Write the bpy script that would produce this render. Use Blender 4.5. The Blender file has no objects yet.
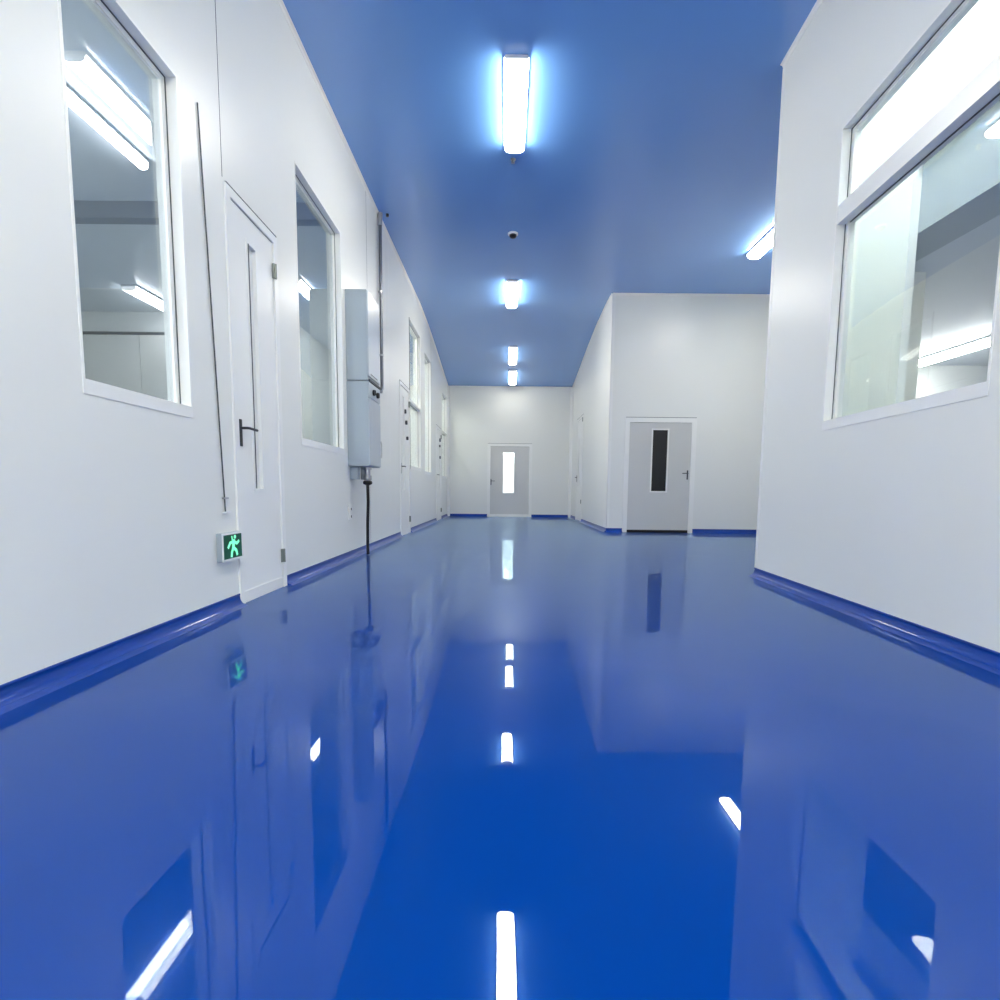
import bpy, bmesh, math, random
from mathutils import Vector, Matrix
random.seed(4)
S = bpy.context.scene
C = S.collection
PI = math.pi

# ---------------------------------------------------------------- camera, world, exposure
EYE = 0.7387
cam_d = bpy.data.cameras.new('camera')
cam = bpy.data.objects.new('camera', cam_d); C.objects.link(cam)
FW = Vector((-0.002028, 0.995609, -0.093587)); RT = Vector((0.999944, 0.002996, 0.010199)); UP = RT.cross(FW)
m = Matrix((RT, UP, -FW)).transposed().to_4x4(); m.translation = (0, 0, EYE)
cam.matrix_world = m
cam_d.sensor_width = 36; cam_d.lens = 507.57 / 1000 * 36
cam_d.shift_x = (500 - 504.4) / 1000; cam_d.shift_y = (538.9 - 500) / 1000
cam_d.clip_start = 0.02; cam_d.clip_end = 100
S.camera = cam
w = bpy.data.worlds.new('world'); S.world = w; w.use_nodes = True
w.node_tree.nodes['Background'].inputs[0].default_value = (.75, .85, 1, 1)
w.node_tree.nodes['Background'].inputs[1].default_value = 0.05
S.view_settings.view_transform = 'Standard'; S.view_settings.look = 'None'
S.view_settings.gamma = 1; S.view_settings.use_curve_mapping = False
S.view_settings.exposure = 1.55
LAMP = 26.0            # emission of the corridor batten lights
S.cycles.max_bounces = 14; S.cycles.diffuse_bounces = 8; S.cycles.glossy_bounces = 6
S.cycles.transparent_max_bounces = 10
S.cycles.sample_clamp_indirect = 8

# ---------------------------------------------------------------- dimensions
XL = 1.686            # left wall at x = -XL
H = 4.27              # ceiling height
YF = 14.69            # far wall
XRC = 1.872           # right wall of the far corridor
Y2 = 9.427            # wall with the dark-glazed door
YC = 4.548            # end of the near right wall
SL = 0.0595           # slant of the near right wall
X0R = 1.987
YB = -2.6             # wall behind the camera
CP = [(YB - .2, H), (10.0, H), (11.0, 4.20), (12.0, 4.08), (13.2, 3.90), (YF + .2, 3.66)]
def zc(y):
    for (a, za), (b, zb) in zip(CP, CP[1:]):
        if y <= b: return za + (zb - za) * (y - a) / (b - a)
    return CP[-1][1]

PX = 2.86             # partition behind the right window
# ---------------------------------------------------------------- materials
def mat(name, col, rough=.5, metal=0, spec=.5, coat=0, coat_r=.05, emit=None, es=0, noise=0, nscale=3, bump=0, bscale=5, bdet=2):
    mt = bpy.data.materials.new(name); mt.use_nodes = True
    nt = mt.node_tree; b = nt.nodes['Principled BSDF']
    b.inputs['Base Color'].default_value = (*col, 1); b.inputs['Roughness'].default_value = rough
    b.inputs['Metallic'].default_value = metal; b.inputs['Specular IOR Level'].default_value = spec
    b.inputs['Coat Weight'].default_value = coat; b.inputs['Coat Roughness'].default_value = coat_r
    if emit: b.inputs['Emission Color'].default_value = (*emit, 1); b.inputs['Emission Strength'].default_value = es
    tc = nt.nodes.new('ShaderNodeTexCoord')
    if noise:
        n = nt.nodes.new('ShaderNodeTexNoise'); n.inputs['Scale'].default_value = nscale; n.inputs['Detail'].default_value = 3
        nt.links.new(tc.outputs['Object'], n.inputs['Vector'])
        mx = nt.nodes.new('ShaderNodeMix'); mx.data_type = 'RGBA'
        mx.inputs[6].default_value = (*[c * (1 - noise) for c in col], 1)
        mx.inputs[7].default_value = (*[min(1, c * (1 + noise)) for c in col], 1)
        nt.links.new(n.outputs['Fac'], mx.inputs[0]); nt.links.new(mx.outputs[2], b.inputs['Base Color'])
    if bump:
        n2 = nt.nodes.new('ShaderNodeTexNoise'); n2.inputs['Scale'].default_value = bscale; n2.inputs['Detail'].default_value = bdet
        nt.links.new(tc.outputs['Object'], n2.inputs['Vector'])
        bp = nt.nodes.new('ShaderNodeBump'); bp.inputs['Strength'].default_value = 1; bp.inputs['Distance'].default_value = bump
        nt.links.new(n2.outputs['Fac'], bp.inputs['Height'])
        nt.links.new(bp.outputs['Normal'], b.inputs['Normal']); nt.links.new(bp.outputs['Normal'], b.inputs['Coat Normal'])
    return mt
M = {}
M['wall'] = mat('white_wall_panel', (.82, .83, .785), .33, spec=.5, noise=.012, nscale=1.2, bump=.0006, bscale=2)
M['trim'] = mat('white_trim', (.87, .875, .84), .3)
M['door'] = mat('door_leaf_grey', (.62, .625, .60), .3)
M['ceil'] = mat('bounce_blue_ceiling_panel', (.165, .37, .78), .25, spec=.8, coat=.6, coat_r=.2, noise=.02, nscale=.8)  # blue floor bounce on white panels is put into the base colour
M['ceil_room'] = mat('room_ceiling', (.60, .65, .70), .35)
M['rfloor'] = mat('pale_bounce_floor', (.62, .64, .65), .4)
M['edge'] = mat('grey_ceiling_edge', (.38, .42, .46), .4)
M['beam'] = mat('grey_beam', (.22, .24, .26), .5)
M['frost'] = mat('frosted_glass', (.84, .85, .82), .25)
M['rwall'] = mat('room_wall', (.62, .64, .63), .4)
M['bright'] = mat('room_wall_white', (.88, .90, .88), .4)
M['floor'] = mat('blue_epoxy', (.0, .038, .255), .5, spec=0.0, noise=.06, nscale=.6, bump=.0011, bscale=2.2, bdet=1)
def gloss_layer(mt, tint, rough, ior):              # clear blue-tinted epoxy film over the pigment
    nt = mt.node_tree; b = nt.nodes['Principled BSDF']; out = nt.nodes['Material Output']
    g = nt.nodes.new('ShaderNodeBsdfGlossy'); g.inputs['Color'].default_value = (*tint, 1); g.inputs['Roughness'].default_value = rough
    f = nt.nodes.new('ShaderNodeFresnel'); f.inputs[0].default_value = ior
    x = nt.nodes.new('ShaderNodeMixShader'); nrm = b.inputs['Normal'].links[0].from_socket
    nt.links.new(nrm, g.inputs['Normal']); nt.links.new(nrm, f.inputs['Normal'])
    g2 = nt.nodes.new('ShaderNodeBsdfGlossy'); g2.inputs['Color'].default_value = (*tint, 1); g2.inputs['Roughness'].default_value = .28   # faint haze of the film
    nt.links.new(nrm, g2.inputs['Normal'])
    y = nt.nodes.new('ShaderNodeMixShader'); hz = nt.nodes.new('ShaderNodeMapRange')   # haze grows towards grazing angles
    for k, v in (('From Min', .09), ('From Max', .19), ('To Min', 0), ('To Max', .27)): hz.inputs[k].default_value = v
    nt.links.new(f.outputs[0], hz.inputs['Value']); nt.links.new(hz.outputs[0], y.inputs[0])
    nt.links.new(g.outputs[0], y.inputs[1]); nt.links.new(g2.outputs[0], y.inputs[2])
    nt.links.new(f.outputs[0], x.inputs[0]); nt.links.new(b.outputs[0], x.inputs[1]); nt.links.new(y.outputs[0], x.inputs[2])
    nt.links.new(x.outputs[0], out.inputs['Surface'])
gloss_layer(M['floor'], (.78, .92, 1.0), .014, 1.5)
M['skirt'] = mat('blue_cove_skirting', (.0, .045, .30), .3, spec=.2, coat=.5, coat_r=.04)
M['steel'] = mat('brushed_steel', (.5, .5, .5), .28, metal=1)
M['hinge'] = mat('dull_hinge', (.22, .24, .22), .4, metal=.5)
M['pipe'] = mat('dull_galvanised_pipe', (.16, .17, .19), .3, metal=1)
M['dark'] = mat('dark_metal', (.05, .055, .06), .35, metal=.6)
M['black'] = mat('black_rubber', (.006, .006, .008), .45)
M['blackglass'] = mat('black_glass', (.012, .013, .016), .08)
M['gasket'] = mat('dark_grey_gasket', (.06, .07, .075), .5)
M['cab'] = mat('grey_enamel', (.40, .46, .50), .35, noise=.01)
M['cabfront'] = mat('grey_enamel_door', (.47, .52, .56), .3)
M['plastic'] = mat('white_plastic', (.86, .86, .83), .35)
M['green'] = mat('green_sign_face', (.004, .045, .025), .3, emit=(.0, .12, .05), es=.1)
M['glow'] = mat('pale_green_glow', (.3, .9, .6), .4, emit=(.25, 1, .55), es=.22)
M['lampbody'] = mat('lamp_housing', (.8, .82, .84), .35)
M['lamp'] = mat('lit_diffuser', (.9, .9, .9), .5, emit=(1, .955, .84), es=LAMP)
M['lamp_dim'] = mat('lit_diffuser_low', (.9, .9, .9), .5, emit=(1, .97, .92), es=9)
M['lamp_far'] = mat('lit_diffuser_far', (.9, .9, .9), .5, emit=(1, .955, .84), es=7)
M['lamp_low'] = mat('lit_diffuser_low_room', (.9, .9, .9), .5, emit=(1, .98, .95), es=20)
M['lamp_room'] = mat('lit_diffuser_room', (.9, .9, .9), .5, emit=(1, .97, .92), es=100)
M['cap'] = mat('translucent_end_cap', (.85, .87, .88), .4, emit=(1, .98, .92), es=.28)
M['lamp_gap'] = mat('lit_diffuser_bay', (.9, .9, .9), .5, emit=(1, 1, .93), es=25)
M['lamp_side'] = mat('lit_diffuser_side', (.9, .9, .9), .5, emit=(1, .955, .84), es=17)
M['lamp_back'] = mat('lit_diffuser_back', (.9, .9, .9), .5, emit=(1, .955, .84), es=38)
M['lamp_hi'] = mat('lit_diffuser_high', (.9, .9, .9), .5, emit=(.97, 1, .97), es=34)
def glass_mat(name, tint, gl=1.0):
    mt = bpy.data.materials.new(name); mt.use_nodes = True; nt = mt.node_tree; nt.nodes.clear()
    o = nt.nodes.new('ShaderNodeOutputMaterial'); mx = nt.nodes.new('ShaderNodeMixShader')
    tr = nt.nodes.new('ShaderNodeBsdfTransparent'); tr.inputs[0].default_value = (*tint, 1)
    gg = nt.nodes.new('ShaderNodeBsdfGlossy'); gg.inputs['Roughness'].default_value = .01
    gg.inputs[0].default_value = (gl, gl, gl, 1)
    fr = nt.nodes.new('ShaderNodeFresnel'); ge = nt.nodes.new('ShaderNodeNewGeometry'); mr = nt.nodes.new('ShaderNodeMapRange')   # same index on both faces of the thin pane
    mr.inputs['To Min'].default_value = 1.5; mr.inputs['To Max'].default_value = 1 / 1.5
    nt.links.new(ge.outputs['Backfacing'], mr.inputs['Value']); nt.links.new(mr.outputs[0], fr.inputs[0])
    nt.links.new(fr.outputs[0], mx.inputs[0]); nt.links.new(tr.outputs[0], mx.inputs[1]); nt.links.new(gg.outputs[0], mx.inputs[2])
    nt.links.new(mx.outputs[0], o.inputs[0]); return mt
M['glass'] = glass_mat('window_glass', (.92, .95, .95))
M['glass_grey'] = glass_mat('grey_tinted_glass', (.70, .74, .78))

# ---------------------------------------------------------------- helpers
def obj(name, bm, m, parent=None, smooth=False, keep=False):
    me = bpy.data.meshes.new(name); bmesh.ops.recalc_face_normals(bm, faces=bm.faces) if not keep else None
    bm.to_mesh(me); bm.free(); me.materials.append(m)
    if smooth:
        for f in me.polygons: f.use_smooth = True
        me.set_sharp_from_angle(angle=math.radians(35))
    o = bpy.data.objects.new(name, me); C.objects.link(o)
    if parent:
        o.parent = parent; o.matrix_parent_inverse = Matrix.Identity(4)
        # parts are written in world coordinates: bring them into the parent's frame
        inv = parent_world(parent).inverted(); me.transform(inv)
    return o
def parent_world(p):
    mw = p.matrix_basis.copy()
    while p.parent: p = p.parent; mw = p.matrix_basis @ mw
    return mw
def B(bm, x0, x1, y0, y1, z0, z1, bev=0):
    vs = [bm.verts.new((x, y, z)) for x in (x0, x1) for y in (y0, y1) for z in (z0, z1)]
    fs = [bm.faces.new([vs[i] for i in q]) for q in ((0,1,3,2),(4,6,7,5),(0,4,5,1),(2,3,7,6),(0,2,6,4),(1,5,7,3))]
    if bev:
        bm.normal_update()
        es = list({e for f in fs for e in f.edges})
        bmesh.ops.bevel(bm, geom=es, offset=bev, segments=2, affect='EDGES', profile=.5)
    return bm
def box(x0, x1, y0, y1, z0, z1, bev=0): return B(bmesh.new(), x0, x1, y0, y1, z0, z1, bev)
def tube(bm, pts, r, n=10):
    pts = [Vector(p) for p in pts]; rings = []
    for i, p in enumerate(pts):
        d = (pts[min(i+1, len(pts)-1)] - pts[max(i-1, 0)]).normalized()
        a = d.orthogonal().normalized() if i == 0 else (rings_a - d * rings_a.dot(d)).normalized()
        rings_a = a; b = d.cross(a)
        rings.append([bm.verts.new(p + (a*math.cos(t) + b*math.sin(t)) * r) for t in [2*PI*k/n for k in range(n)]])
    for A, Bq in zip(rings, rings[1:]):
        for k in range(n): bm.faces.new((A[k], A[(k+1) % n], Bq[(k+1) % n], Bq[k]))
    bm.faces.new(rings[0][::-1]); bm.faces.new(rings[-1]); return bm
def disc(bm, c, ax, r, h, n=20):
    c = Vector(c); ax = Vector(ax).normalized(); return tube(bm, [c, c + ax * h], r, n)
def lathe(bm, c, prof, n=20):                       # profile (radius, z) around vertical axis
    rings = [[bm.verts.new((c[0] + r*math.cos(2*PI*k/n), c[1] + r*math.sin(2*PI*k/n), c[2] + z)) for k in range(n)] for r, z in prof]
    for A, Bq in zip(rings, rings[1:]):
        for k in range(n): bm.faces.new((A[k], A[(k+1) % n], Bq[(k+1) % n], Bq[k]))
    bm.faces.new(rings[0]); bm.faces.new(rings[-1][::-1]); return bm
def tag(o, label=None, cat=None, group=None, kind=None):
    if label: o['label'] = label
    if cat: o['category'] = cat
    if group: o['group'] = group
    if kind: o['kind'] = kind
    return o
def thing(name, loc, label=None, cat=None, group=None, kind=None, rz=0):
    o = bpy.data.objects.new(name, None); C.objects.link(o); o.empty_display_size = .1
    o.location = loc; o.rotation_euler = (0, 0, rz)
    o.matrix_basis = Matrix.Translation(loc) @ Matrix.Rotation(rz, 4, 'Z')
    return tag(o, label, cat, group, kind)
def struct(name, bm, m, label=None, cat=None, smooth=False):
    return tag(obj(name, bm, m, smooth=smooth), label, cat, kind='structure')

def slab(A, D, N, t, us, holes, ztop, z0=0.0):
    """wall from point A along unit D (2D), thickness t along N; holes = (u0,u1,z0,z1)."""
    us = sorted(set(us) | {h[0] for h in holes} | {h[1] for h in holes})
    zs = sorted({z0} | {h[2] for h in holes} | {h[3] for h in holes})
    bm = bmesh.new(); V = {}
    def v(i, j, k):
        if (i, j, k) not in V:
            u = us[i]; x = A[0] + D[0]*u + N[0]*t*k; y = A[1] + D[1]*u + N[1]*t*k
            z = zs[j] if j < len(zs) else ztop(u)
            V[i, j, k] = bm.verts.new((x, y, z))
        return V[i, j, k]
    nu, nz = len(us) - 1, len(zs)
    def solid(i, j):
        if not (0 <= i < nu and 0 <= j < nz): return False
        uc = (us[i] + us[i+1]) / 2; zm = (zs[j] + zs[j+1]) / 2 if j + 1 < nz else zs[j] + .01
        return not any(h[0] < uc < h[1] and h[2] < zm < h[3] for h in holes)
    for i in range(nu):
        for j in range(nz):
            if not solid(i, j): continue
            bm.faces.new((v(i,j,0), v(i+1,j,0), v(i+1,j+1,0), v(i,j+1,0)))
            bm.faces.new((v(i,j,1), v(i,j+1,1), v(i+1,j+1,1), v(i+1,j,1)))
            for (a, b), (di, dj) in ((((i,j),(i+1,j)),(0,-1)), (((i,j+1),(i+1,j+1)),(0,1)), (((i,j),(i,j+1)),(-1,0)), (((i+1,j),(i+1,j+1)),(1,0))):
                if not solid(i+di, j+dj): bm.faces.new((v(*a,0), v(*b,0), v(*b,1), v(*a,1)))
    return bm

# local frames: P(u, d, z) = point on a wall, u along it, d out of the wall into the room
class Frame:
    def __init__(s, A, D, N): s.A, s.D, s.N = A, D, N
    def p(s, u, d, z): return (s.A[0] + s.D[0]*u + s.N[0]*d, s.A[1] + s.D[1]*u + s.N[1]*d, z)
    def box(s, bm, u0, u1, d0, d1, z0, z1, bev=0):
        vs = [bm.verts.new(s.p(u, d, z)) for u in (u0, u1) for d in (d0, d1) for z in (z0, z1)]
        fs = [bm.faces.new([vs[i] for i in q]) for q in ((0,1,3,2),(4,6,7,5),(0,4,5,1),(2,3,7,6),(0,2,6,4),(1,5,7,3))]
        if bev:
            bm.normal_update(); bmesh.ops.bevel(bm, geom=list({e for f in fs for e in f.edges}), offset=bev, segments=2, affect='EDGES', profile=.5)
        return bm
LW = Frame((-XL, 0), (0, 1), (1, 0))               # left wall, u = y
RC = Frame((XRC, 0), (0, 1), (-1, 0))              # right wall of the far corridor, u = y
FWL = Frame((0, YF), (1, 0), (0, -1))              # far wall, u = x
W2 = Frame((0, Y2), (1, 0), (0, -1))               # wall with dark-glazed door, u = x
_l = math.hypot(1, SL); RD = (SL/_l, 1/_l); RN = (-1/_l, SL/_l)
RW = Frame((X0R, 0), RD, RN)                       # near right wall, u ~ y
UE = YC * _l
T = .10                                            # wall thickness

# openings ----------------------------------------------------------------
WIN = {'window_1': (2.06, 2.77, 1.11, 2.81), 'window_2': (4.23, 5.34, 1.10, 3.30),
       'window_3': (9.0, 10.13, 1.11, 3.68), 'window_4': (10.62, 11.48, 1.08, 3.55), 'window_5': (13.45, 14.5, 1.07, 3.3)}
DOORL = {'door_1': (3.17, 3.85, 2.54), 'door_2': (8.12, 8.93, 2.45), 'door_3': (12.3, 13.22, 2.3)}
lh = [(a, b, c, d) for a, b, c, d in WIN.values()] + [(a, b, 0, t) for a, b, t in DOORL.values()]
# ---------------------------------------------------------------- structure
struct('floor_bounce_left', box(-7.9, -XL - T, -.5, 15, 0, .004), M['rfloor'])  # unseen pale floors added on both sides to bounce light onto room ceilings
struct('floor_bounce_right', box(PX + .061, 8.2, YB, YC - .1, 0, .004), M['rfloor'])
struct('floor', box(-8.2, 8.4, YB - .2, 17.2, -.12, 0), M['floor'])
def ceiling():
    bm = bmesh.new(); 
    ring = [(y, z) for y, z in CP]; x0, x1 = -XL - .12, 5.1
    a = [[bm.verts.new((x, y, z + dz)) for (y, z) in ring] for x in (x0, x1) for dz in (0, .12)]
    n = len(ring)
    for i in range(n - 1):
        bm.faces.new((a[0][i], a[0][i+1], a[2][i+1], a[2][i])); bm.faces.new((a[1][i], a[3][i], a[3][i+1], a[1][i+1]))
        bm.faces.new((a[0][i], a[1][i], a[1][i+1], a[0][i+1])); bm.faces.new((a[2][i], a[2][i+1], a[3][i+1], a[3][i]))
    bm.faces.new((a[0][0], a[2][0], a[3][0], a[1][0])); bm.faces.new((a[0][-1], a[1][-1], a[3][-1], a[2][-1])); return bm
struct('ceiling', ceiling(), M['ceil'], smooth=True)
struct('wall_left', slab(LW.A, LW.D, (-1, 0), T, [YB, 10.0, 11.0, 12.0, 13.2, YF], lh, lambda u: zc(u)), M['wall'])
RWIN = (2.30, 3.61, 1.18, 3.15)
struct('wall_right', slab(RW.A, RW.D, (-RN[0], -RN[1]), T, [YB, UE], [RWIN], lambda u: H), M['wall'])
struct('wall_far', slab(FWL.A, FWL.D, (0, 1), T, [-XL - T, XRC + T], [(-.54, .74, 0, 2.09)], lambda u: zc(YF)), M['wall'])
D5 = (12.55, 13.6, 2.62)
struct('wall_corridor_right', slab(RC.A, RC.D, (1, 0), T, [Y2 + T, 10.0, 11.0, 12.0, 13.2, YF], [(D5[0], D5[1], 0, D5[2])], lambda u: zc(u)), M['wall'])
D4 = (2.165, 3.47, 2.10)
struct('wall_recess', slab(W2.A, W2.D, (0, 1), T, [XRC, 4.7], [(D4[0], D4[1], 0, D4[2])], lambda u: H), M['wall'])
struct('wall_back', box(-XL, X0R - .2, YB - .1, YB, 0, H), M['wall'])
xe = RW.p(UE, 0, 0)[0]
struct('wall_recess_near', box(xe + T + .01, 3.4, YC - .1, YC, 0, H), M['wall'])
struct('wall_recess_side', box(3.4, 3.5, YC - .1, 6.3, 0, H), M['wall'])
struct('wall_recess_step', box(3.5, 4.7, 6.2, 6.3, 0, H), M['wall'])
struct('wall_recess_right', box(4.7, 4.8, 6.2, Y2 + T, 0, H), M['wall'])

# rooms seen through the glazing
struct('wall_room_left_outer', box(-8.0, -7.9, -.5, 11.6, 0, 3.4), M['rwall'])
struct('wall_room_left_near', box(-7.9, -XL - T, -.6, -.5, 0, 3.4), M['rwall'])
struct('wall_room_left_back', box(-7.9, -3.9, 8.0, 8.1, 0, 3.78), M['rwall'])
struct('wall_room_left_side', box(-4.0, -3.9, 8.1, 11.6, 0, 3.78), M['rwall'])
struct('wall_room_left_end', box(-7.9, -XL - T, 11.6, 11.7, 0, 3.78), M['bright'])
struct('wall_room_left_far', box(-3.6, -3.5, 11.7, 15, 0, 3.78), M['bright'])
struct('wall_room_left_close', box(-3.5, -XL - T, 15, 15.1, 0, 3.78), M['bright'])
struct('ceiling_room_left', B(box(-8.0, -XL - T, -.6, 8.1, 3.4, 3.5), -4.0, -XL - T, 8.1, 15.1, 3.78, 3.88), M['ceil_room'])
struct('wall_room_left_bulkhead', box(-3.9, -XL - T, 8.1, 8.16, 3.4, 3.78), M['ceil_room'])
struct('trim_beam', box(-7.9, -XL - T, 5.0, 5.12, 3.25, 3.4), M['beam'])
# service gap and low room behind the right window
struct('wall_room_right_partition', slab((PX, 0), (0, 1), (1, 0), .06, [YB, YC - .1], [(.4, 3.82, .9, 3.1)], lambda u: H), M['bright'])
struct('wall_room_right_back', box(4.8, 8.2, 7.5, 7.6, 0, 2.6), M['rwall'])
struct('wall_room_right_outer', box(8.2, 8.3, YB, 7.6, 0, 2.6), M['rwall'])
struct('wall_room_right_near', box(X0R, 8.2, YB - .1, YB, 0, H), M['rwall'])
def lowceil():
    bm = box(PX + .4, 8.3, YB, YC - .1, 2.6, 3.2); B(bm, 3.5, 8.3, YC - .1, 6.2, 2.6, 2.68); B(bm, 4.8, 8.3, 6.2, 7.6, 2.6, 2.68); return bm
struct('ceiling_room_right', lowceil(), M['ceil_room'])
struct('trim_ceiling_edge', box(PX + .061, PX + .4, YB, YC - .1, 2.6, 3.2), M['edge'])
# lit room behind the far door
def farroom():
    bm = box(-1.6, 1.7, 16.6, 16.7, 0, 2.8); B(bm, -1.7, -1.6, YF + T, 16.7, 0, 2.8); B(bm, 1.7, 1.8, YF + T, 16.7, 0, 2.8); B(bm, -1.7, 1.8, YF + T, 16.7, 2.8, 2.9); return bm
struct('wall_room_far', farroom(), M['bright'])

# ---------------------------------------------------------------- skirting (coved, with ridges), split at the doors
def cove(fr, u0, u1, name, ztop=.075):
    prof = [(0, ztop), (.006, ztop), (.0075, ztop - .006), (.004, ztop - .012), (.005, .050), (.009, .034), (.017, .019), (.029, .010), (.031, .012), (.035, .011), (.044, .005), (.052, .0015), (.056, 0), (0, 0)]
    bm = bmesh.new(); A = [bm.verts.new(fr.p(u0, d, z)) for d, z in prof]; Z = [bm.verts.new(fr.p(u1, d, z)) for d, z in prof]
    n = len(prof)
    for k in range(n): bm.faces.new((A[k], A[(k+1) % n], Z[(k+1) % n], Z[k]))
    bm.faces.new(A[::-1]); bm.faces.new(Z)
    return struct(name, bm, M['skirt'], smooth=True)
cove(LW, YB, 3.17, 'baseboard_left_near')
cove(LW, 3.85, 8.12, 'baseboard_left_middle')
cove(LW, 8.93, 12.3, 'baseboard_left_far')
cove(LW, 13.22, YF - .06, 'baseboard_left_end')
cove(RW, YB, UE, 'baseboard_right')
cove(FWL, -XL + .06, -.54, 'baseboard_far_left'); cove(FWL, .74, XRC - .06, 'baseboard_far_right')
cove(W2, XRC, 2.165, 'baseboard_recess_left'); cove(W2, 3.47, 4.69, 'baseboard_recess_right')
cove(RC, Y2, 12.55, 'baseboard_corridor_near'); cove(RC, 13.6, YF - .06, 'baseboard_corridor_far')

# ---------------------------------------------------------------- trims: ceiling angles, corner profiles, panel joints
tn = [0]
def trim(bm, m=None, smooth=False):
    tn[0] += 1; return struct('trim_%d' % tn[0], bm, m or M['trim'], smooth=smooth)
def ceil_trim(fr, us, zf, w_=.028):
    bm = bmesh.new()
    for a, b in zip(us, us[1:]):
        q = []
        for u in (a, b):
            z = zf(u); q.append([bm.verts.new(fr.p(u, d, zz)) for d, zz in ((0, z - w_), (.004, z - w_), (.012, z - .010), (w_, z - .003), (w_, z + .0), (0, z + .0))])
        for k in range(6): bm.faces.new((q[0][k], q[0][(k+1) % 6], q[1][(k+1) % 6], q[1][k]))
        bm.faces.new(q[0][::-1]); bm.faces.new(q[1])
    return trim(bm)
ceil_trim(LW, [YB, 10, 11, 12, 13.2, YF], zc); ceil_trim(RC, [Y2, 10, 11, 12, 13.2, YF], zc)
ceil_trim(RW, [YB, UE], zc); ceil_trim(W2, [XRC, 4.7], lambda u: H); ceil_trim(FWL, [-XL, XRC], lambda u: zc(YF))
def corner(c, r, z1, a0):                            # quarter-round vertical profile in an inside corner
    bm = bmesh.new(); n = 6; lo = []; hi = []
    pts = [(c[0], c[1])] + [(c[0] + r*math.cos(a0 + PI/2*k/n), c[1] + r*math.sin(a0 + PI/2*k/n)) for k in range(n+1)]
    for (x, y) in pts: lo.append(bm.verts.new((x, y, .002))); hi.append(bm.verts.new((x, y, z1)))
    k = len(pts)
    for i in range(k): bm.faces.new((lo[i], lo[(i+1) % k], hi[(i+1) % k], hi[i]))
    bm.faces.new(lo[::-1]); bm.faces.new(hi); return trim(bm, smooth=True)
corner((-XL, YF), .075, zc(YF) - .02, -PI/2); corner((XRC, YF), .075, zc(YF) - .02, PI)
def outcorner(x, y, z1, sx):                         # rounded white angle over an outside corner
    bm = bmesh.new(); B(bm, x - .004 if sx < 0 else x - .05, x + .05 if sx < 0 else x + .004, y - .004, y, .08, z1); B(bm, x - .004 if sx < 0 else x, x if sx < 0 else x + .004, y - .004, y + .05, .08, z1)
    return trim(bm)
outcorner(XRC, Y2, H - .03, -1)
e = RW.p(UE, 0, 0)
bm = bmesh.new(); RW.box(bm, UE - .03, UE + .004, 0, .004, .08, H - .03); RW.box(bm, UE, UE + .004, -T, .004, 0, H - .03); trim(bm)
for y, z0 in ((.9, .08), (3.16, 2.56), (6.32, .08), (7.45, .08), (11.52, 3.05)):
    trim(LW.box(bmesh.new(), y - .002, y + .002, 0, .0012, z0, zc(y) - .03), M['gasket'] if y != 7.45 else M['trim'])

# ---------------------------------------------------------------- windows
def window(name, fr, u0, u1, z0, z1, gm, far_u=True, transom=None, nearrail=.03, rail=.06, dep=.055):
    w_ = thing(name, fr.p((u0+u1)/2, 0, z0), kind='structure')
    e_ = .002
    bm = bmesh.new()                                # white lining of the opening, slightly proud of the wall
    fr.box(bm, u0, u1, -T, .003, z0, z0 + rail)                       # bottom rail, flush
    fr.box(bm, u0, u0 + .012, -T, .003, z0 + rail, z1 - .012)
    fr.box(bm, u1 - .012, u1, -T, .003, z0 + rail, z1 - .012)
    fr.box(bm, u0, u1, -T, .003, z1 - .012, z1)
    obj('window_frame', bm, M['trim'], w_)
    bm = bmesh.new(); a, b, c, d = u0 + .012, u1 - .012, z0 + rail, z1 - .012; k = .032
    fr.box(bm, a, a + k, -T, -dep, c, d); fr.box(bm, b - k, b, -T, -dep, c, d)
    fr.box(bm, a + k, b - k, -T, -dep, d - k, d); fr.box(bm, a + k, b - k, -T, -dep, c, c + .01)
    obj('window_sash', bm, M['trim'], w_)
    bm = bmesh.new(); g = .005                       # dark sealing strip between lining and sash
    fr.box(bm, b - g, b - .0005, -dep, -dep + .004, c, d); fr.box(bm, a, a + g, -dep, -dep + .004, c, d); fr.box(bm, a, b, -dep, -dep + .004, d - g, d - .0005)
    obj('seal', bm, M['gasket'], w_)
    if transom:
        bm = bmesh.new(); fr.box(bm, u0 + .012, u1 - .012, -T, 0, *transom); obj('transom', bm, M['trim'], w_)
        bm = bmesh.new(); fr.box(bm, u0 + .05, u1 - .05, -dep - .012, -dep - .006, transom[0] - .006, transom[0] - .0005); obj('seal', bm, M['gasket'], w_)
    bm = bmesh.new(); fr.box(bm, a + k - .006, b - k + .006, -dep - .018, -dep - .012, c + .006, d - k + .006)
    obj('glass_pane', bm, gm, w_)
    return w_
for nm, (a, b, c, d) in WIN.items():
    wo = window(nm, LW, a, b, c, d, M['glass_grey'] if nm in ('window_1', 'window_2') else M['glass'], transom={'window_3': (2.28, 2.32), 'window_5': (2.28, 2.32)}.get(nm))
    if nm == 'window_3': obj('seal', LW.box(bmesh.new(), a - .035, a - .001, .0, .004, c, d), M['gasket'], wo)
window('window_6', RW, *RWIN, M['glass'], transom=(2.54, 2.66), rail=.065)

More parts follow.
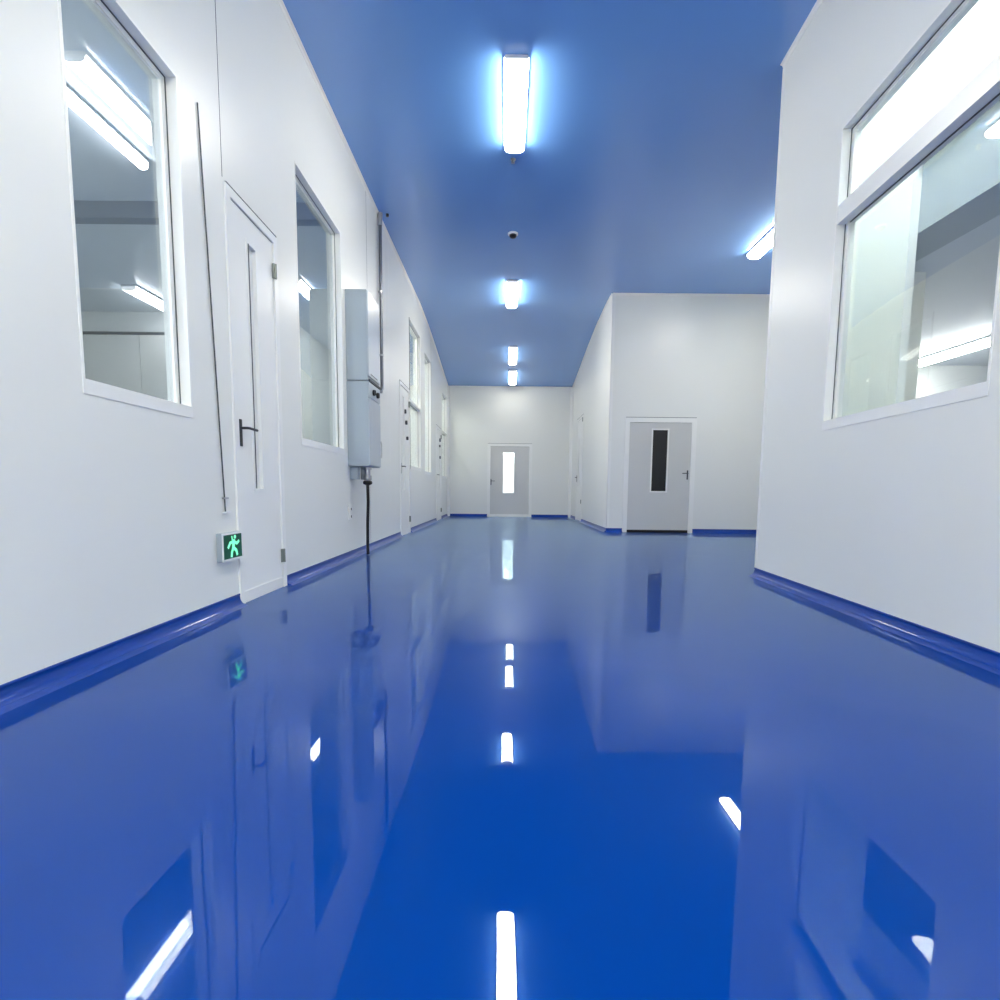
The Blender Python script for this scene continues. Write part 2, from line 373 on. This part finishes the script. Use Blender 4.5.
# ---------------------------------------------------------------- doors
def door(name, fr, u0, u1, z1, hinge, vis, vis_m, fw=.06, handle_z=1.09, leafm='trim', sill=None, vframe=.012, hz=(.24, 2.29), fit=None, head=True, proud=.012, hcol='dark', edge=None):
    d = thing(name, fr.p((u0+u1)/2, 0, 0), kind='structure'); s = 1 if hinge == 'far' else -1
    bm = bmesh.new(); fr.box(bm, u0, u0 + fw, -T, proud, 0, z1); fr.box(bm, u1 - fw, u1, -T, proud, 0, z1); fr.box(bm, u0 + fw, u1 - fw, -T, proud, z1 - fw, z1)
    obj('door_frame', bm, M['trim'], d)
    a, b, t = u0 + fw + .003, u1 - fw - .003, z1 - fw - .004; lo = .012
    va, vb, vc, vd = vis
    zs = slab(fr.A, fr.D, (-fr.N[0], -fr.N[1]), .04, [a, b], [(va, vb, vc, vd)], lambda u: t, lo)
    leaf = obj('door_leaf', zs, M[leafm], d)
    if head:
        bm = bmesh.new(); fr.box(bm, a, b, -.03, .0, t + .0005, t + .0035); obj('seal', bm, M['gasket'], d)
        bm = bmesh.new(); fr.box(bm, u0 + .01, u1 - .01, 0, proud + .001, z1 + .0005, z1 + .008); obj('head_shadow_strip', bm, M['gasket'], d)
    bm = bmesh.new(); k = vframe
    fr.box(bm, va - k, vb + k, 0, .006, vd, vd + k); fr.box(bm, va - k, vb + k, 0, .006, vc - k, vc)
    fr.box(bm, va - k, va, 0, .006, vc, vd); fr.box(bm, vb, vb + k, 0, .006, vc, vd)
    vf = obj('vision_frame', bm, M['trim'], d)
    bm = bmesh.new(); fr.box(bm, va + .0005, vb - .0005, -.024, -.018, vc + .0005, vd - .0005); obj('vision_glass', bm, vis_m, d)
    if edge:
        bm = bmesh.new(); fr.box(bm, va - .004, va + .006, .0062, .009, vc, vd); obj('vision_seal', bm, M['gasket'], d)
    # lever handle on a long plate
    hu = (a + .03) if s > 0 else (b - .045)
    bm = bmesh.new(); fr.box(bm, hu - .013, hu + .013, 0, .009, handle_z - .085, handle_z + .085, .003); pl = obj('handle_plate', bm, M[hcol], d)
    bm = tube(bmesh.new(), [fr.p(hu, .008, handle_z + .03), fr.p(hu, .045, handle_z + .03), fr.p(hu + s*.012, .055, handle_z + .03), fr.p(hu + s*.11, .055, handle_z + .027)], .0085, 8)
    obj('door_handle', bm, M[hcol], pl, smooth=True)
    for z in hz:
        he = (b + .005) if s > 0 else (a - .005)
        bm = bmesh.new(); fr.box(bm, he - .018, he + .018, 0.0 if proud < .01 else .0, proud + .006, z - .05, z + .05, .002)
        tube(bm, [fr.p(he, proud + .008, z - .05), fr.p(he, proud + .008, z + .05)], .008, 8)
        obj('hinge', bm, M['hinge'], d)
    if sill:
        bm = bmesh.new(); fr.box(bm, a, b, -.05, .004, .0005, .011 if sill != 'black' else .0115); obj('threshold', bm, M['black' if sill == 'black' else 'trim'], d)
        if sill == 'black':
            bm = bmesh.new(); fr.box(bm, a, b, 0, .006, .0115, .05); obj('gap_strip', bm, M['black'], d)  # black strip stands in for the dark gap under the leaf
        elif sill == 'wide':
            bm = bmesh.new(); fr.box(bm, a, b, 0, .006, .012, .075); obj('kick_strip', bm, M['trim'], d)
    if fit:
        for (u, z, r) in fit:
            obj('door_fitting', disc(bmesh.new(), fr.p(u, 0, z), (*fr.N, 0), r, .03, 14), M['dark'], d, smooth=True)
    return d
door('door_1', LW, 3.17, 3.85, 2.54, 'far', (3.43, 3.53, .74, 2.31), M['frost'], fw=.055, sill='wide', edge=True, vframe=.02)
door('door_2', LW, 8.12, 8.93, 2.45, 'far', (8.36, 8.47, .74, 2.25), M['frost'], fw=.05, sill='wide', vframe=.02, hz=(.24, 2.2), fit=[(8.52, 2.03, .035), (8.6, 1.86, .035), (8.68, 1.61, .03)])
door('door_3', LW, 12.3, 13.22, 2.3, 'far', (12.6, 12.72, .74, 2.1), M['frost'], fw=.05, sill='wide', vframe=.02, hz=(.24, 2.1), fit=[(12.95, 2.0, .045), (12.9, 1.85, .03), (12.95, 1.57, .035)])
door('door_4', W2, 2.165, 3.47, 2.10, 'near', (2.68, 2.95, .77, 1.88), M['blackglass'], fw=.085, sill='black', leafm='door', hcol='dark', hz=(), handle_z=1.07, vframe=.025)
door('door_5', RC, 12.55, 13.6, 2.62, 'near', (13.2, 13.3, .9, 2.1), M['glass'], fw=.05, hz=(.5, 2.5), leafm='trim', edge=False)
door('door_6', FWL, -.54, .74, 2.09, 'far', (-.085, .225, .69, 1.83), M['glass'], fw=.075, sill='wide', leafm='door', hz=(), handle_z=1.0, vframe=.012, hcol='dark')
# room behind the left window: a grey double door on its back wall, as seen through the glass
BWL = Frame((0, 8.0), (1, 0), (0, -1))
d = thing('door_7', BWL.p(-5.6, 0, 0), kind='structure')
bm = bmesh.new(); BWL.box(bm, -6.75, -5.62, 0, .03, .02, 3.05); BWL.box(bm, -5.61, -4.75, 0, .03, .02, 3.05); obj('door_leaf', bm, M['door'], d)
bm = bmesh.new(); BWL.box(bm, -6.8, -4.7, 0, .02, 3.06, 3.1); obj('door_frame', bm, M['gasket'], d)

# ---------------------------------------------------------------- ceiling lights
def batten(x, y0, y1, z0, z1, m, label, group=None, wid=.2, rx=None):
    """surface batten light: steel tray, rounded opal diffuser, end caps, cable gland"""
    t = thing('ceiling_light', (x, (y0+y1)/2, z0), label, 'ceiling light', group)
    L = y1 - y0; ang = math.atan2(z1 - z0, L)
    h = wid / 2
    def prof(pts, ya, yb):
        bm = bmesh.new(); a = []; b = []
        for (dx, dz) in pts:
            a.append(bm.verts.new((x + dx, ya, z0 + (z1-z0)*(ya-y0)/L + dz))); b.append(bm.verts.new((x + dx, yb, z0 + (z1-z0)*(yb-y0)/L + dz)))
        n = len(pts)
        for k in range(n): bm.faces.new((a[k], a[(k+1) % n], b[(k+1) % n], b[k]))
        bm.faces.new(a[::-1]); bm.faces.new(b); return bm
    obj('housing', prof([(-h*.9, -.001), (h*.9, -.001), (h*1.04, -.026), (-h*1.04, -.026)], y0, y1), M['lampbody'], t)
    obj('diffuser', prof([(-h*.95, -.0265), (h*.95, -.0265), (h*.97, -.045), (h*.88, -.066), (h*.6, -.08), (0, -.085), (-h*.6, -.08), (-h*.88, -.066), (-h*.97, -.045)], y0 + .009, y1 - .009), m, t, smooth=True)
    for a, b in ((y0, y0 + .0085), (y1 - .0085, y1)):
        obj('end_cap', prof([(-h*.95, -.0265), (h*.95, -.0265), (h*.97, -.045), (h*.88, -.066), (h*.5, -.082), (-h*.5, -.082), (-h*.88, -.066), (-h*.97, -.045)], a, b), M['cap'], t)
    zz = z0 + (z1-z0)*(y1+.06-y0)/L
    obj('cable_gland', tube(bmesh.new(), [(x, y1 - .002, zz - .015), (x, y1 + .05, zz - .015)], .01, 8), M['plastic'], t, smooth=True)
    return t
GL = 'batten lights along the corridor ceiling'
LX = .05
batten(LX, 4.47, 5.55, H, H, M['lamp'], 'largest lit white batten light, nearest on the blue corridor ceiling', GL)
batten(LX + .02, 8.88, 9.98, H, H, M['lamp'], 'lit batten light second along the blue corridor ceiling, just past the smoke detector', GL)
batten(LX + .08, 12.05, 12.95, zc(12.05), zc(12.95), M['lamp_far'], 'small lit batten light third along the corridor ceiling', GL)
batten(LX + .1, 13.45, 14.35, zc(13.45), zc(14.35), M['lamp_far'], 'farthest tiny lit batten light before the end wall of the corridor', GL)
batten(LX, -.5, .65, H, H, M['lamp_back'], 'unseen lit batten light added on the corridor ceiling above the camera', GL)  # out of frame, added to light the near corridor
batten(LX, -2.2, -1.05, H, H, M['lamp_back'], 'unseen lit batten light added on the corridor ceiling behind the camera', GL)  # unseen extra lamp, added to brighten the near walls
batten(3.62, 6.70, 7.86, H, H, M['lamp_side'], 'lit batten light over the side recess, half hidden by the near right wall')
batten(-2.98, 3.2, 4.4, 3.4, 3.4, M['lamp_dim'], 'lit batten light on the grey ceiling inside the near left window', 'batten lights inside the side rooms', wid=.08)
batten(-4.6, .1, 1.4, 3.4, 3.4, M['lamp_room'], 'unseen lit batten light added at the near end of the left side room', 'batten lights inside the side rooms')  # out of view, added to brighten the whole left room
batten(-5.0, 6.95, 7.85, 3.4, 3.4, M['lamp_dim'], 'far lit batten light seen small through the near left window, by the back wall', 'batten lights inside the side rooms')
batten(-2.7, 9.2, 10.3, 3.78, 3.78, M['lamp'], 'lit batten light in the room behind the tall narrow left windows', 'batten lights inside the side rooms')
batten(-2.6, 13.0, 14.1, 3.78, 3.78, M['lamp_side'], 'lit batten light in the room behind the left windows nearest the end wall', 'batten lights inside the side rooms')
batten(5.7, 6.1, 7.25, 2.6, 2.6, M['lamp_low'], 'lit batten light seen low through the large right window', 'batten lights inside the side rooms')
batten(5.7, 1.5, 2.7, 2.6, 2.6, M['lamp_low'], 'unseen second lit batten light in the low room behind the large right window', 'batten lights inside the side rooms')  # outside the view, second lamp giving the low room more light
batten(2.45, 2.3, 3.5, H, H, M['lamp_gap'], 'lit batten light in the narrow bay right behind the large right window', 'batten lights inside the side rooms', wid=.16)
batten(.1, 15.2, 16.3, 2.8, 2.8, M['lamp_hi'], 'lit batten light in the room behind the end wall door', 'batten lights inside the side rooms')

# smoke detector and small sprinkler cover
t = thing('smoke_detector', (.06, 7.35, H), 'small round white smoke detector with dark centre on blue ceiling', 'smoke detector')
obj('base', lathe(bmesh.new(), (.06, 7.35, H), [(.07, 0), (.07, -.012), (.062, -.02)], 24), M['plastic'], t, smooth=True)
obj('sensor_grille', lathe(bmesh.new(), (.06, 7.35, H), [(.05, -.0205), (.05, -.035), (.044, -.036)], 24), M['gasket'], t, smooth=True)
obj('cover', lathe(bmesh.new(), (.06, 7.35, H), [(.046, -.0365), (.040, -.05), (.02, -.056)], 24), M['black'], t, smooth=True)
t = tag(obj('ceiling_sprinkler', lathe(bmesh.new(), (.04, 5.78, H), [(.028, 0), (.028, -.006), (.012, -.010), (.010, -.03), (.02, -.032), (.02, -.036)], 16), M['steel'], smooth=True), 'tiny bright sprinkler cap on ceiling just past the nearest light', 'sprinkler')

# ---------------------------------------------------------------- control cabinet with conduit and cable
cx0, cx1, cy0, cy1 = -XL, -1.45, 5.45, 5.93
t = thing('electrical_cabinet', (cx0, (cy0+cy1)/2, .99), 'tall grey two-part electrical cabinet hung on left wall', 'electrical cabinet')
bm = box(cx0 + .001, cx1 - .012, cy0, cy1, 1.885, 2.80, .004); up = obj('upper_enclosure', bm, M['cab'], t)
bm = box(cx0 + .001, cx1 - .012, cy0, cy1, .99, 1.878, .004); lo = obj('lower_enclosure', bm, M['cab'], t)
obj('enclosure_door', box(cx1 - .0115, cx1, cy0 + .004, cy1 - .004, 1.93, 2.79, .003), M['cabfront'], up)
ld = obj('enclosure_door', box(cx1 - .0115, cx1, cy0 + .004, cy1 - .004, 1.0, 1.70, .003), M['cabfront'], lo)
obj('control_strip', box(cx1 - .0115, cx1, cy0 + .004, cy1 - .004, 1.715, 1.872, .003), M['cabfront'], lo)
obj('drip_ledge', box(cx1 - .011, cx1 + .006, cy0 + .03, cy1 - .004, 1.88, 1.9), M['gasket'], up)
obj('vent_slot', box(cx1 - .001, cx1 + .003, cy0 + .08, cy1 - .12, 1.955, 1.965), M['dark'], up)
for y in (5.62, 5.78):
    bm = disc(bmesh.new(), (cx1, y, 1.785), (1, 0, 0), .032, .02, 18); B(bm, cx1 + .02, cx1 + .03, y - .008, y + .008, 1.76, 1.81)
    tag(obj('rotary_switch', bm, M['black'], lo, smooth=True), 'black rotary switch')
bm = tube(bmesh.new(), [(cx1 - .004, 5.96, 1.12), (cx1 - .004, 5.985, 1.12), (cx1 - .004, 5.985, 1.28), (cx1 - .004, 5.96, 1.28)], .006, 8); B(bm, cx1 - .02, cx1 + .002, cy1, 5.965, 1.105, 1.135); B(bm, cx1 - .02, cx1 + .002, cy1, 5.965, 1.265, 1.295)
obj('latch_bar', bm, M['steel'], lo, smooth=True)
gx, gy = -1.535, 5.66
bm = lathe(bmesh.new(), (gx, gy, .99), [(.045, -.002), (.045, -.03), (.032, -.035), (.032, -.09), (.046, -.095), (.046, -.14), (.03, -.15)], 14)
B(bm, gx - .07, gx - .03, gy - .02, gy + .03, .85, .988)
obj('cable_gland', bm, M['steel'], t, smooth=True)
obj('gland_nut', lathe(bmesh.new(), (gx, gy, .838), [(.04, 0), (.052, -.012), (.05, -.035), (.02, -.05)], 12), M['black'], t, smooth=True)
obj('shadow_block', box(-XL + .001, -1.60, 5.52, 5.60, .85, .988, .004), M['cab'], t)  # grey block standing in for the box-shaped shadow under the cabinet
pts = [(gx, gy, .80), (gx, gy + .01, .6), (gx - .012, gy + .02, .35), (gx - .02, gy + .04, .12), (gx - .02, gy + .05, .012)]
tag(obj('power_cable', tube(bmesh.new(), pts, .017, 12), M['black'], smooth=True), 'thick black cable hanging from grey cabinet down to the floor', 'cable')
py = 6.86; px = -XL + .035
t = thing('steel_conduit', (px, py, 2.0), 'vertical steel conduit pipe from ceiling down beside grey cabinet', 'conduit')
pts = [(px, py, H - .02), (px, py, 2.12), (px, py - .01, 2.06), (px, py - .05, 2.02), (px, py - .12, 2.01), (px, 5.95, 2.01)]
obj('pipe', tube(bmesh.new(), pts, .021, 12), M['pipe'], t, smooth=True)
obj('ceiling_collar', lathe(bmesh.new(), (px, py, H - .0305), [(.034, .03), (.034, .0), (.028, -.05), (.028, -.12)], 14), M['steel'], t, smooth=True)
for z in (3.3, 2.5):
    bm = box(-XL + .001, px, py - .012, py + .012, z - .012, z + .012); tube(bm, [(px, py, z - .012), (px, py, z + .012)], .027, 12); obj('pipe_clip', bm, M['steel'], t)
tag(obj('conduit_plug', disc(bmesh.new(), (px + .09, py + .02, H - .001), (0, 0, -1), .018, .03, 12), M['dark'], smooth=True), 'small dark round plug on ceiling beside top of steel conduit', 'ceiling plug')

# thin conduit above the exit sign
t = thing('cable_tube', (-XL, 3.0, .6), 'thin vertical cable tube on left wall between window and door', 'cable tube')
obj('tube', tube(bmesh.new(), [(-XL + .006, 3.04, .60), (-XL + .006, 2.93, 2.8)], .004, 8), M['gasket'], t, smooth=True)
obj('clip', box(-XL + .001, -XL + .018, 3.015, 3.06, .675, .685), M['steel'], t)
obj('end_clip', box(-XL + .001, -XL + .018, 3.02, 3.075, .59, .598), M['plastic'], t)

# exit sign
sx, sy0, sy1, sz0, sz1 = -XL, 2.935, 3.165, .305, .475
t = thing('exit_sign', (sx, (sy0+sy1)/2, sz0), 'small green lit emergency exit sign low on left wall by door', 'exit sign')
obj('sign_housing', box(sx + .001, sx + .035, sy0, sy1, sz0, sz1, .004), M['cab'], t)
bm = bmesh.new(); X_ = sx + .0352
B(bm, X_, X_ + .004, sy0, sy1, sz0, sz0 + .014); B(bm, X_, X_ + .004, sy0, sy1, sz1 - .012, sz1); B(bm, X_, X_ + .004, sy0, sy0 + .012, sz0 + .014, sz1 - .012); B(bm, X_, X_ + .004, sy1 - .012, sy1, sz0 + .014, sz1 - .012)
obj('sign_rim', bm, M['plastic'], t)
obj('sign_face', box(X_, X_ + .002, sy0 + .012, sy1 - .012, sz0 + .014, sz1 - .012), M['green'], t)
def limb(bm, pts, r):
    for (a, b) in zip(pts, pts[1:]):
        v = Vector((b[0]-a[0], b[1]-a[1])); n = Vector((-v.y, v.x)).normalized() * r; k = v.normalized() * r * .6
        q = [(a[0]-k.x+n.x, a[1]-k.y+n.y), (b[0]+k.x+n.x, b[1]+k.y+n.y), (b[0]+k.x-n.x, b[1]+k.y-n.y), (a[0]-k.x-n.x, a[1]-k.y-n.y)]
        lo = [bm.verts.new((X_ + .002, sy0 + u, sz0 + z)) for u, z in q]; hi = [bm.verts.new((X_ + .0032, sy0 + u, sz0 + z)) for u, z in q]
        for i in range(4): bm.faces.new((lo[i], lo[(i+1) % 4], hi[(i+1) % 4], hi[i]))
        bm.faces.new(lo[::-1]); bm.faces.new(hi)
bm = bmesh.new()
limb(bm, [(.125, .118), (.118, .075)], .014)                          # trunk
limb(bm, [(.122, .112), (.085, .108), (.062, .082)], .0085)           # arm back
limb(bm, [(.128, .112), (.160, .100), (.182, .112)], .0085)           # arm ahead
limb(bm, [(.116, .075), (.100, .048), (.096, .026)], .0095)           # leg down
limb(bm, [(.122, .075), (.150, .058), (.160, .032)], .0095)           # leg ahead
disc(bm, (X_ + .002, sy0 + .140, sz0 + .141), (1, 0, 0), .0125, .0012, 14)
limb(bm, [(.105, .145), (.112, .118)], .006)
obj('running_figure', bm, M['glow'], t)

# wall socket under the cabinet
t = thing('wall_socket', (-XL, 5.47, .42), 'small white double wall socket low on left wall below cabinet', 'wall socket')
obj('socket_plate', box(-XL + .001, -XL + .012, 5.42, 5.53, .415, .575, .003), M['plastic'], t)
for z in (.45, .53):
    obj('socket_slots', box(-XL + .0201, -XL + .021, 5.46, 5.49, z - .012, z + .012), M['gasket'], t)
    obj('socket_insert', box(-XL + .0121, -XL + .02, 5.445, 5.505, z - .022, z + .022, .003), M['trim'], t)
